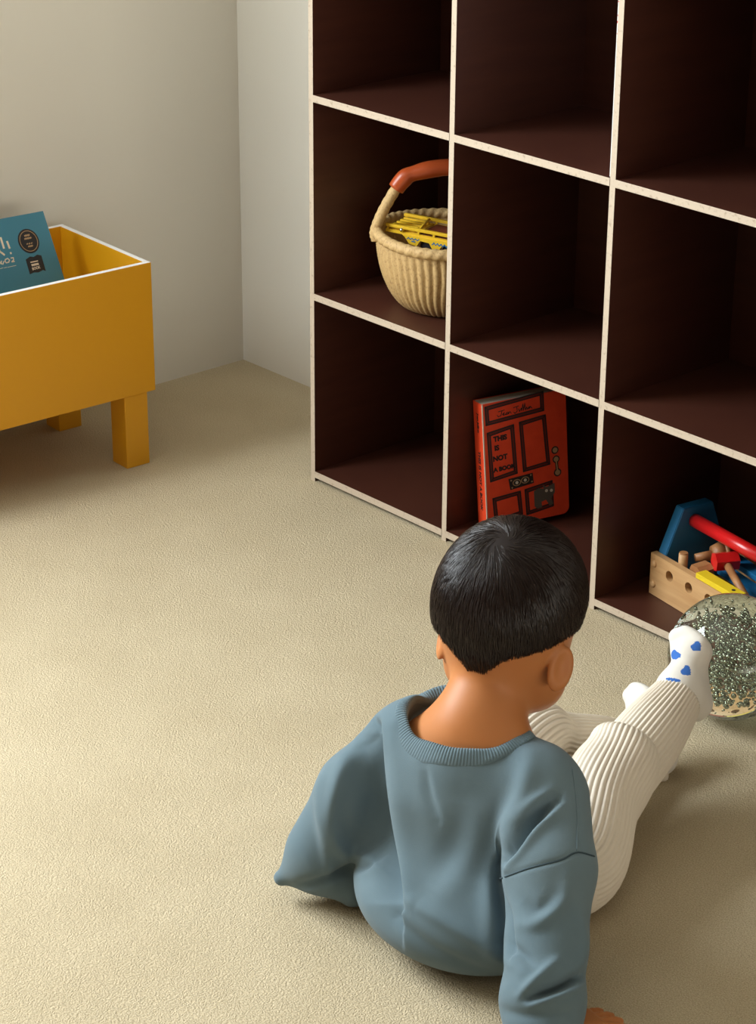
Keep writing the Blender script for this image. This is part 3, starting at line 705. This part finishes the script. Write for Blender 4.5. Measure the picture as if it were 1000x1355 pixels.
# ================================================================== the child
PO = K((.11, 2.27, 0)); CHD = empty('person', PO)
tag(CHD, 'toddler in blue grey sweatshirt and cream ribbed trousers sitting on the carpet, seen from behind', 'person')
def loc(V): return Ks(V)-PO                        # (u,w,z) -> child's local space
def hframe(th, pi, ro):
    th, pi, ro = map(math.radians, (th, pi, ro))
    Fd = np.array([math.sin(th)*math.cos(pi), math.cos(th)*math.cos(pi), -math.sin(pi)]); Rd = np.array([math.cos(th), -math.sin(th), 0]); Ud = np.cross(Rd, Fd)
    R2 = Rd*math.cos(ro)-Ud*math.sin(ro); U2 = Ud*math.cos(ro)+Rd*math.sin(ro)
    return Fd, R2, U2
HF, HR, HU = hframe(27, 22, 2); HC = np.array([.160, 2.33, .392])
RH = np.stack([HR, HF, HU], 1)                     # head axes: right, forward, up
hp_ = lambda r, f, u: HC+HR*r+HF*f+HU*u
BF, BRt = np.array([math.sin(.61), math.cos(.61), 0]), np.array([math.cos(.61), -math.sin(.61), 0])
RB3 = np.stack([BRt, BF, Z3], 1)

body = Field()
body.ell(hp_(0, .002, .004), (.081, .094, .086), RH, k=.01)
body.ell(hp_(0, -.020, -.022), (.068, .064, .068), RH, k=.03)
body.ell(hp_(0, .022, -.070), (.071, .060, .064), RH, k=.03)        # face
body.ell(hp_(.038, .036, -.092), (.034, .036, .034), RH, k=.02)     # cheeks
body.ell(hp_(-.038, .036, -.092), (.034, .036, .034), RH, k=.02)
body.ell(hp_(0, .062, -.124), (.018, .016, .013), RH, k=.02)        # chin
body.ell(hp_(0, .094, -.062), (.009, .012, .008), RH, k=.012)       # nose
body.cap(hp_(0, .086, -.038), hp_(0, .097, -.060), .006, .007, k=.012)
body.ell(hp_(0, .082, -.090), (.016, .008, .0045), RH, k=.006)      # lips
body.ell(hp_(0, .081, -.098), (.013, .008, .0050), RH, k=.006)
for s_ in (-1, 1): body.cut('e', (hp_(s_*.030, .090, -.036), (.014, .010, .009), RH), k=.012)
NB = np.array([.120, 2.262, .262])
body.cap(NB+[.002, 0, 0], hp_(.004, -.018, -.075), .039, .035, k=.022)
# upper back, shoulders, trunk
LS, RS = np.array([.044, 2.312, .205]), np.array([.200, 2.200, .212])
body.cap(NB+[0, 0, .0], LS, .034, .022, k=.035); body.cap(NB, RS, .036, .030, k=.04)
body.ell((.112, 2.258, .195), (.085, .058, .075), RB3, k=.03)
body.ell((.108, 2.275, .10), (.085, .070, .085), RB3, k=.03)
# arms
ELB_L = np.array([-.058, 2.300, .055]); WR_L = np.array([.005, 2.400, .045])
WR_R = np.array([.186, 1.972, .036]); ELB_R = at(725, 1210, 2.085)
body.chain([LS, ELB_L, WR_L], [.022, .022, .016], k=.015); body.chain([RS, at(727, 1150, 2.125), ELB_R, at(720, 1320, 2.012), WR_R], [.028, .026, .022, .019, .017], k=.015)
def hand(f, wr, fw, up_, side, curl=.25, sc=1.0):
    """palm + four unequal bent fingers + thumb from the side of the palm"""
    fw = nrm(fw); up_ = nrm(up_-fw*(up_@fw)); lat = np.cross(fw, up_)*side       # towards the thumb
    pc = wr+fw*.030*sc
    for l in (-.013, -.004, .005, .014): f.cap(wr+fw*.006*sc+lat*l*.5*sc, wr+fw*.042*sc+lat*l*sc, .0085*sc, .0068*sc, k=.006)
    for l, ln, r in ((.0150, .030, .0053), (.005, .034, .0055), (-.005, .031, .0052), (-.0145, .024, .0047)):
        p = wr+fw*.042*sc+lat*l*sc; d = nrm(fw+lat*l*6); a_ = .12
        for seg, fr in enumerate((.45, .32, .23)):
            q = p+(d*math.cos(a_)-up_*math.sin(a_))*ln*fr*sc; f.cap(p, q, r*sc*(1-.06*seg), r*sc*(1-.06*(seg+1)), k=.0022); p = q; a_ += curl
    p = wr+fw*.012*sc+lat*.014*sc; d = nrm(fw*.6+lat*.9)
    for seg, ln in enumerate((.016, .014, .011)):
        q = p+d*ln*sc; f.cap(p, q, (.0075-.001*seg)*sc, (.0068-.001*seg)*sc, k=.004); p = q; d = nrm(d+fw*.35)
hand(body, WR_R+np.array([.024, .034, -.008]), np.array([.86, .54, -.10]), Z3, 1, curl=.10, sc=1.0)
hand(body, WR_L+np.array([.006, .008, -.012]), np.array([.45, .9, -.12]), Z3, -1, curl=.25, sc=1.0)
# legs inside the trousers
legR = [(.180, 2.262, .060), tuple(at(765, 1150, 2.295)), tuple(at(794, 1060, 2.38)), tuple(at(817, 1008, 2.44)), tuple(at(860, 972, 2.51)), tuple(at(894, 926, 2.57))]
legR = [np.array(p) for p in legR]; legR[1][2] = max(legR[1][2], .05)
radR = [.060, .053, .052, .049, .042, .032]
legL = [np.array(p) for p in ((.095, 2.33, .075), tuple(at(690, 990, 2.47)), tuple(at(735, 985, 2.53)), tuple(at(800, 985, 2.585)), tuple(at(848, 985, 2.60)))]
legL[-1][2] = .040
radL = [.060, .052, .046, .034, .028]
body.chain(legR, [r*.68 for r in radR], k=.015); body.chain(legL, [r*.68 for r in radL], k=.015)
# feet
TOE_R = at(913, 833, 2.635); HEEL_R = at(918, 930, 2.592)
ANK_R = legR[-1]+np.array([.008, .010, .004])
TOE_L = at(845, 906, 2.665); HEEL_L = np.array(at(872, 1004, 2.60)); HEEL_L[2] = .024; ANK_L = legL[-1]
body.cap(ANK_R, (TOE_R+HEEL_R)/2, .020, .016); body.cap(ANK_L, (TOE_L+HEEL_L)/2, .020, .016)
# ears
for s_ in (-1, 1):
    e_c = hp_(s_*(.081 if s_ > 0 else .067), -.010, -.064)
    tilt = nrm(HF*.15+HR*s_*.42-HF*.55); nx = nrm(HR*s_*.86-HF*.62); ny = nrm(HU-nx*(HU@nx)); nz = np.cross(nx, ny); RE = np.stack([nz, ny, nx], 1)
    body.ell(e_c, (.0170, .0270, .0055), RE, k=.006)
    body.cut('e', (e_c+nx*.006+ny*.003, (.0105, .0185, .0055), RE), k=.004)
V, F = body.mesh(.0024, newton=1, floor=.002)
o = fast_mesh('body', loc(V), F, 'skin', CHD)
for s_ in (-1, 1):
    mb = MB(); c_ = loc(np.array([hp_(s_*.030, .0725, -.038)]))[0]; mb.sphere(c_, .0085, 12); mb.build('eye', 'eye', CHD)

# ---- hair
scalp = Field(); scalp.p = [p for p in body.p[:3]]+[body.p[13]]
def hairline(P):
    q = (P-HC) @ RH; az = np.abs(np.degrees(np.arctan2(q[..., 0], q[..., 1])))          # 0 face .. 180 nape
    azs = np.degrees(np.arctan2(q[..., 0], q[..., 1]))
    h = np.interp(az, [0, 40, 62, 75, 90, 105, 120, 140, 155, 168, 180], [.040, .036, .010, -.018, -.022, -.028, -.040, -.052, -.063, -.082, -.114])
    return q[..., 2]-h
capF = Field(); capF.custom = True; capF.p = [(k_2, a_2, kk, 1) for (k_2, a_2, kk, _s) in scalp.p]
ev0 = capF.ev
capF.ev = lambda P: smax(ev0(P)-.0042, -hairline(P)*.8, .004)
lo_, hi_ = HC-.125, HC+.125
capF.bounds = lambda: (lo_, hi_)
V, F = capF.mesh(.0026, newton=1)
hair = fast_mesh('hair', loc(V), F, 'cap', CHD)
WH = hp_(.002, -.062, .062)                        # the whorl at the crown
WH = WH-scalp.grad(WH[None])[0]*scalp.ev(WH[None])[0]
n_s = 13000
d = RNG.normal(size=(n_s*2, 3)); d /= np.linalg.norm(d, axis=1)[:, None]
P = HC+d*.09
for _ in range(6): P = P-scalp.grad(P)*scalp.ev(P)[:, None]
P = P[hairline(P) > .003][:n_s]
ns = len(P); nseg = 11; step = .0042
pts = [P]; cur = P.copy(); lim = RNG.uniform(-.002, .003, ns); alive = np.ones(ns, bool); L0 = RNG.uniform(.7, 1.15, ns)
lift0 = RNG.uniform(.0040, .0058, ns)
clump = RNG.normal(size=ns)*.05
for i in range(nseg):
    g_ = scalp.grad(cur); r = cur-WH; r = r-g_*np.sum(r*g_, 1)[:, None]; rl = np.linalg.norm(r, axis=1)+1e-6; r /= rl[:, None]
    sw = np.cross(g_, r); k2 = (np.exp(-(rl/.028)**2)*.9+.10+clump+.12*np.sin(cur[:, 0]*260+cur[:, 2]*190))[:, None]
    dn = -HU-g_*np.sum(-HU*g_, 1)[:, None]
    dr = r+sw*k2+dn*.35*np.clip(rl/.08, 0, 1)[:, None]; dr /= np.linalg.norm(dr, axis=1)[:, None]
    nx_ = cur+dr*(step*L0)[:, None]; nx_ = nx_-scalp.grad(nx_)*scalp.ev(nx_)[:, None]
    ok = (hairline(nx_) > lim) & alive; alive = ok; cur = np.where(ok[:, None], nx_, cur); pts.append(cur.copy())
pts = np.stack(pts, 1)                             # ns, nseg+1, 3
g_ = scalp.grad(pts.reshape(-1, 3)).reshape(pts.shape); tt = np.linspace(0, 1, nseg+1)
pts = pts+g_*(lift0[:, None]*(.35+.65*np.sin(PI*np.clip(tt*1.1, 0, 1))**.6*1.0)[None])[..., None]
Tn = np.gradient(pts, axis=1); Tn /= (np.linalg.norm(Tn, axis=-1)[..., None]+1e-9); Bn = np.cross(Tn, g_); Bn /= (np.linalg.norm(Bn, axis=-1)[..., None]+1e-9)
wd = (.00040*np.sqrt(np.clip(1-tt**3, .03, 1)))[None, :, None]
A1 = pts+Bn*wd; A2 = pts-Bn*wd; A3 = pts+g_*wd*.9
V = np.stack([A1, A3, A2], 2).reshape(-1, 3); base_ = (np.arange(ns)[:, None]*(nseg+1)+np.arange(nseg)[None]).ravel()*3
F = np.concatenate([np.stack([base_+i, base_+j, base_+3+j, base_+3+i], 1) for i, j in ((0, 1), (1, 2), (2, 0))])
o = fast_mesh('hair_strands', loc(V), F, 'hair', hair); tag(o, kind='stuff')

# ---- sweatshirt
shirt = Field()
shirt.ell((.110, 2.206, .064), (.136, .108, .070), RB3, k=.03); shirt.ell((.112, 2.252, .085), (.132, .105, .088), RB3, k=.03)
shirt.ell((.108, 2.262, .165), (.118, .086, .092), RB3, k=.03)
shirt.cap((.052, 2.300, .228), (.188, 2.205, .222), .044, .046, k=.035)
shirt.cap((.110, 2.250, .235), (.125, 2.275, .262), .050, .046, k=.03)
shirt.chain([(.034, 2.308, .208), (-.014, 2.306, .146), (-.058, 2.298, .072)], [.044, .047, .042], k=.018)
shirt.cap((-.060, 2.296, .058), (-.106, 2.298, .030), .036, .010, k=.02)
shirt.cap((-.056, 2.302, .050), (.030, 2.420, .048), .038, .030, k=.02); shirt.cap((-.062, 2.292, .040), (-.020, 2.285, .026), .014, .024, k=.015)
shoR = np.array([.198, 2.196, .205]); p1 = at(727, 1150, 2.125); p2 = at(723, 1250, 2.062); p3 = at(718, 1325, 2.008); p4 = at(718, 1395, 1.972)
shirt.chain([shoR, p1, p2, p3, p4], [.050, .051, .044, .045, .038], k=.012)
# neck opening
NC_ = at(616, 955, 2.268); NN = nrm(np.array([.03, -.30, 1.0])); na = nrm(BRt-NN*(BRt@NN)); nb = np.cross(NN, na)
NRA, NRB = .071, .060
base_p = list(shirt.p); shirt0 = Field(); shirt0.p = base_p
def neck_cut(P):
    q = P-NC_; x = q@na/NRA; y = q@nb/NRB; rr3 = (np.sqrt(x*x+y*y)-1)*NRB
    return np.maximum(rr3, -(q@NN)-.035)
shirt.cut('f', neck_cut, k=.004)
V, F = shirt.mesh(.0024, floor=.0015)
px_ = project(Ks(V)); Nv = vnormals(V, F)
view = Ks(V)-CAM_P; view /= np.linalg.norm(view, axis=1)[:, None]; face = np.clip(-np.sum((Nv @ MK.T)*view, 1)*2.2, 0, 1)
def stroke(poly, amp, sl, sr, fade=18):
    """amp metres along the normal; sl/sr = half widths (px at child distance) to the left/right of the direction of travel"""
    global disp
    P2 = spline(poly, 40); best = np.full(len(V), 1e9); sd = np.zeros(len(V)); tt_ = np.zeros(len(V))
    for i in range(39):
        a_, b2 = P2[i], P2[i+1]; ab = b2-a_; t = np.clip(((px_-a_)@ab)/(ab@ab), 0, 1); dd = px_-a_-t[:, None]*ab; l = np.linalg.norm(dd, axis=1)
        m_ = l < best; best[m_] = l[m_]; sd[m_] = (ab[0]*dd[:, 1]-ab[1]*dd[:, 0])[m_]; tt_[m_] = (i+t[m_])/39
    w2 = np.where(sd > 0, sr, sl); env = np.sin(PI*np.clip(tt_, .04, .96))**.45
    disp = disp+amp*np.exp(-(best/w2)**2)*env*face
disp = np.zeros(len(V))
# big crease down the left of the back (image-right side of it sharp); travelling down the picture, right of travel = image left
stroke([(496, 955), (500, 1020), (510, 1090), (521, 1150), (527, 1200)], -.033, 5, 36)
stroke([(520, 960), (522, 1040), (532, 1120), (540, 1190)], .005, 16, 10)
stroke([(432, 1015), (424, 1050), (430, 1110), (437, 1162)], .006, 9, 8)
stroke([(466, 975), (448, 1040), (442, 1090), (454, 1122), (484, 1138)], .013, 8, 15)
stroke([(485, 1134), (470, 1150), (430, 1168), (385, 1178)], -.012, 4, 9)
stroke([(700, 1000), (692, 1050), (668, 1110), (650, 1190), (652, 1260)], .009, 14, 14)
stroke([(737, 1058), (706, 1088), (684, 1120), (668, 1140)], -.020, 5, 9)
stroke([(742, 1066), (712, 1096), (690, 1122), (668, 1146)], .007, 7, 5)
stroke([(730, 1045), (710, 1060), (690, 1085)], .005, 8, 8)
stroke([(672, 1130), (661, 1165), (672, 1215), (676, 1260)], -.012, 4, 12)
stroke([(562, 1015), (568, 1050), (580, 1085)], -.0035, 5, 9)
stroke([(545, 1195), (595, 1225), (640, 1252), (690, 1285)], .006, 12, 8)
stroke([(520, 1215), (580, 1262), (660, 1296)], -.006, 10, 8)
stroke([(642, 1085), (620, 1140), (575, 1195)], .004, 22, 22)
stroke([(610, 1060), (600, 1120), (565, 1180)], -.004, 18, 22)
stroke([(752, 1160), (742, 1195), (712, 1222), (690, 1225)], .006, 9, 10)
stroke([(690, 1190), (712, 1205), (735, 1185)], -.004, 9, 9)
stroke([(735, 1272), (712, 1295), (688, 1318)], .008, 7, 7)
stroke([(772, 1290), (745, 1305), (700, 1322)], -.018, 5, 7)
stroke([(772, 1302), (740, 1316), (700, 1330)], .006, 5, 6)
stroke([(765, 1210), (772, 1250), (766, 1285)], .005, 8, 8)
stroke([(664, 1245), (690, 1262), (708, 1280)], -.005, 6, 8)
stroke([(655, 1335), (700, 1345), (770, 1338)], -.004, 8, 8)
V = V+Nv*disp[:, None]
# stitched armhole seam, both sides
disp = np.zeros(len(V)); stroke([(660, 1163), (700, 1149), (742, 1138), (763, 1128), (787, 1134)], -.0022, 2.6, 2.0)
stroke([(758, 1010), (764, 1070), (763, 1128)], -.0010, 2.5, 2.5)
V = V+Nv*disp[:, None]
V[:, 2] = np.maximum(V[:, 2], .0015)
V = smooth_verts(V, F, 2, .5)
shirt_o = fast_mesh('sweatshirt', loc(V), F, 'shirt', CHD)
from mathutils.bvhtree import BVHTree
bvh = BVHTree.FromPolygons([tuple(v) for v in Ks(V)], [tuple(int(i) for i in f) for f in F])
def seam(pts, r=.0009, m_='stitch'):
    P3 = []
    for x, y in spline(pts, 40):
        dr = Vector(nrm(ray(x, y))); h_ = bvh.ray_cast(Vector(CAM_P), dr)
        if h_[0] is not None: P3.append(np.array(h_[0])+np.array(h_[1])*.0002*(1 if h_[1].dot(dr) < 0 else -1))
    V2, F2 = tube(np.array(P3)-PO, r, 8); return pymesh('seam', V2, F2, m_, shirt_o)
seam([(661, 1163), (700, 1149), (742, 1138), (763, 1128), (786, 1133)])
seam([(757, 1018), (763, 1070), (763, 1126)], .0009, 'shirt')
# ribbed collar lying on the neckline
def on_shirt(x, y):
    """height of the uncut garment over the opening's plane"""
    hs_ = np.linspace(.07, -.06, 131); Pq = NC_+na*x[:, None]+nb*y[:, None]; Pg = Pq[:, None, :]+NN*hs_[None, :, None]; D_ = shirt0.ev(Pg)
    idx_ = np.argmax(D_ < 0, 1); h_ = hs_[idx_]; h_ = np.where(idx_ == 0, np.nan, h_); return np.clip(np.nan_to_num(h_, nan=-.02), -.03, .03)
nseg_ = 1080; a = np.arange(nseg_)*2*PI/nseg_; rows = []
rib = np.cos(a*135)*.65
hts = None
for k2, (ex_, off, amp) in enumerate(((-.001, -.012, .0), (-.0015, -.006, .0007), (-.0010, .0010, .0008), (.002, .0034, .0007), (.006, .0038, .0007), (.010, .0034, .0007), (.0132, .0024, .0006), (.0142, .0004, 0), (.0142, -.003, 0))):
    x = np.cos(a)*(NRA+ex_); y = np.sin(a)*(NRB+ex_); hh = on_shirt(x, y)
    hh = np.real(np.fft.ifft(np.fft.fft(hh)*(np.abs(np.fft.fftfreq(nseg_)*nseg_) < 9)))
    Pq = NC_+na*x[:, None]+nb*y[:, None]+NN*(hh+off+amp*rib)[:, None]; rows.append(Pq)
V = np.concatenate(rows); F = []
for i in range(len(rows)-1):
    k = np.arange(nseg_); l = (k+1) % nseg_; F.append(np.stack([i*nseg_+k, i*nseg_+l, (i+1)*nseg_+l, (i+1)*nseg_+k], 1))
fast_mesh('collar', loc(V), np.concatenate(F), 'shirt', shirt_o)

# ---- trousers: two ribbed knit legs, a seat
def leg_tube(path, rad, n, twist=0., wig=None):
    sp_ = spline(np.c_[np.array(path), rad], n); return tube(sp_[:, :3], sp_[:, 3], 264, ribs=44, ramp=.0016, twist=twist, wig=wig)
def wigR(t, a_): return .05*np.sin(t*9+a_)+.03*np.sin(a_*2+t*20)
kn = legR[3]+(legR[3]-legR[2])*.40
partsP = [leg_tube(legR[:4]+[kn, kn+(kn-legR[3])*.45], [.060, .053, .052, .0495, .040, .014], 70, .03, wigR), leg_tube([legR[2]*.3+legR[3]*.7+np.array([.006, .004, -.008])]+legR[4:5]+[legR[5]], [.0455, .0435, .0335], 50, -.03), leg_tube(legL, radL, 80, .02, wigR)]
# flare of the left hem lying on the carpet
hm = at(866, 1022, 2.60); partsP.append(tube(spline([tuple(legL[-1]), tuple(hm+[0, 0, .012]), tuple(np.array([at(878, 1040, 2.57)[0], 2.575, .006]))], 12), np.linspace(.030, .006, 12), 60, ribs=12, ramp=.001))
Pn = Field(); Pn.ell((.125, 2.29, .078), (.105, .075, .074), RB3); Pn.cap((.19, 2.25, .050), (.232, 2.262, .044), .050, .043, k=.03)
Vs, Fs = Pn.mesh(.004, floor=.001); partsP.append((Vs, [tuple(f) for f in Fs]))
V, F = merge(partsP); V[:, 2] = np.maximum(V[:, 2], .0012)
trousers = pymesh('trousers', loc(V), F, 'pants', CHD)
# ---- socks
def heart(q, c_, s_, ang):
    d_ = (q-np.array(c_))/s_; ca, sa = math.cos(ang), math.sin(ang); x = d_[:, 0]*ca+d_[:, 1]*sa; y = -(-d_[:, 0]*sa+d_[:, 1]*ca)
    return ((x*x+y*y-1)**3-x*x*y**3) < 0
def sock(name, ank, heel, toe, ballw, hearts, side):
    f = Field(); ax_ = nrm(toe-heel); L_ = np.linalg.norm(toe-heel)
    upn = nrm((ank-heel)-ax_*((ank-heel)@ax_)); lat = np.cross(ax_, upn)
    f.cap(ank+nrm(ank-heel)*.012, ank, .027, .027, k=.012); f.cap(ank, heel, .026, .0215, k=.015)
    bl = heel+ax_*L_*.70
    f.cap(ank, bl+upn*.006, .024, .018, k=.018); f.cap(heel, bl-upn*.003, .0205, .018, k=.015)
    f.cap(bl-lat*.010, bl+lat*.010, .0175, .0180, k=.012)
    for i, (l, ln, r) in enumerate(((-.017, .90, .0125), (-.006, .96, .0095), (.003, .93, .009), (.011, .88, .0085), (.018, .82, .008))):
        f.cap(bl+lat*l*.8*side, heel+ax_*L_*ln+lat*l*side+upn*.004, .013, r, k=.006)
    V, F = f.mesh(.0013, newton=2, floor=.001); Nn_ = vnormals(V, F); q = project(Ks(V)); vw = Ks(V)-CAM_P; fr = np.sum((Nn_@MK.T)*vw, 1) < 0
    hit = np.zeros(len(V), bool)
    for c_, s_, ang in hearts:
        if np.ndim(s_):                                            # an elongated mark seen edge-on
            d_ = q-np.array(c_); ca, sa = math.cos(ang), math.sin(ang); hit |= (((d_[:, 0]*ca+d_[:, 1]*sa)/s_[0])**2+((-d_[:, 0]*sa+d_[:, 1]*ca)/s_[1])**2) < 1
        else: hit |= heart(q, c_, s_, ang)
    hit &= fr; mi = (hit[F].sum(1) >= 3).astype(np.int32)
    return fast_mesh(name, loc(V), F, ['sock', 'sockblue'], CHD, mi)
sock('sock', ANK_R, HEEL_R, TOE_R, .02, [((922.5, 857), 6.4, -.75), ((892.5, 868), 6.0, .65), ((909, 889), 6.4, -.85), ((890, 899.5), (10.5, 2.6), .15), ((917, 928), (1.8, 5.5), .35)], 1)
sock('sock', ANK_L, HEEL_L, TOE_L, .02, [((851.5, 925), (5.8, 3.6), -.6)], 1)
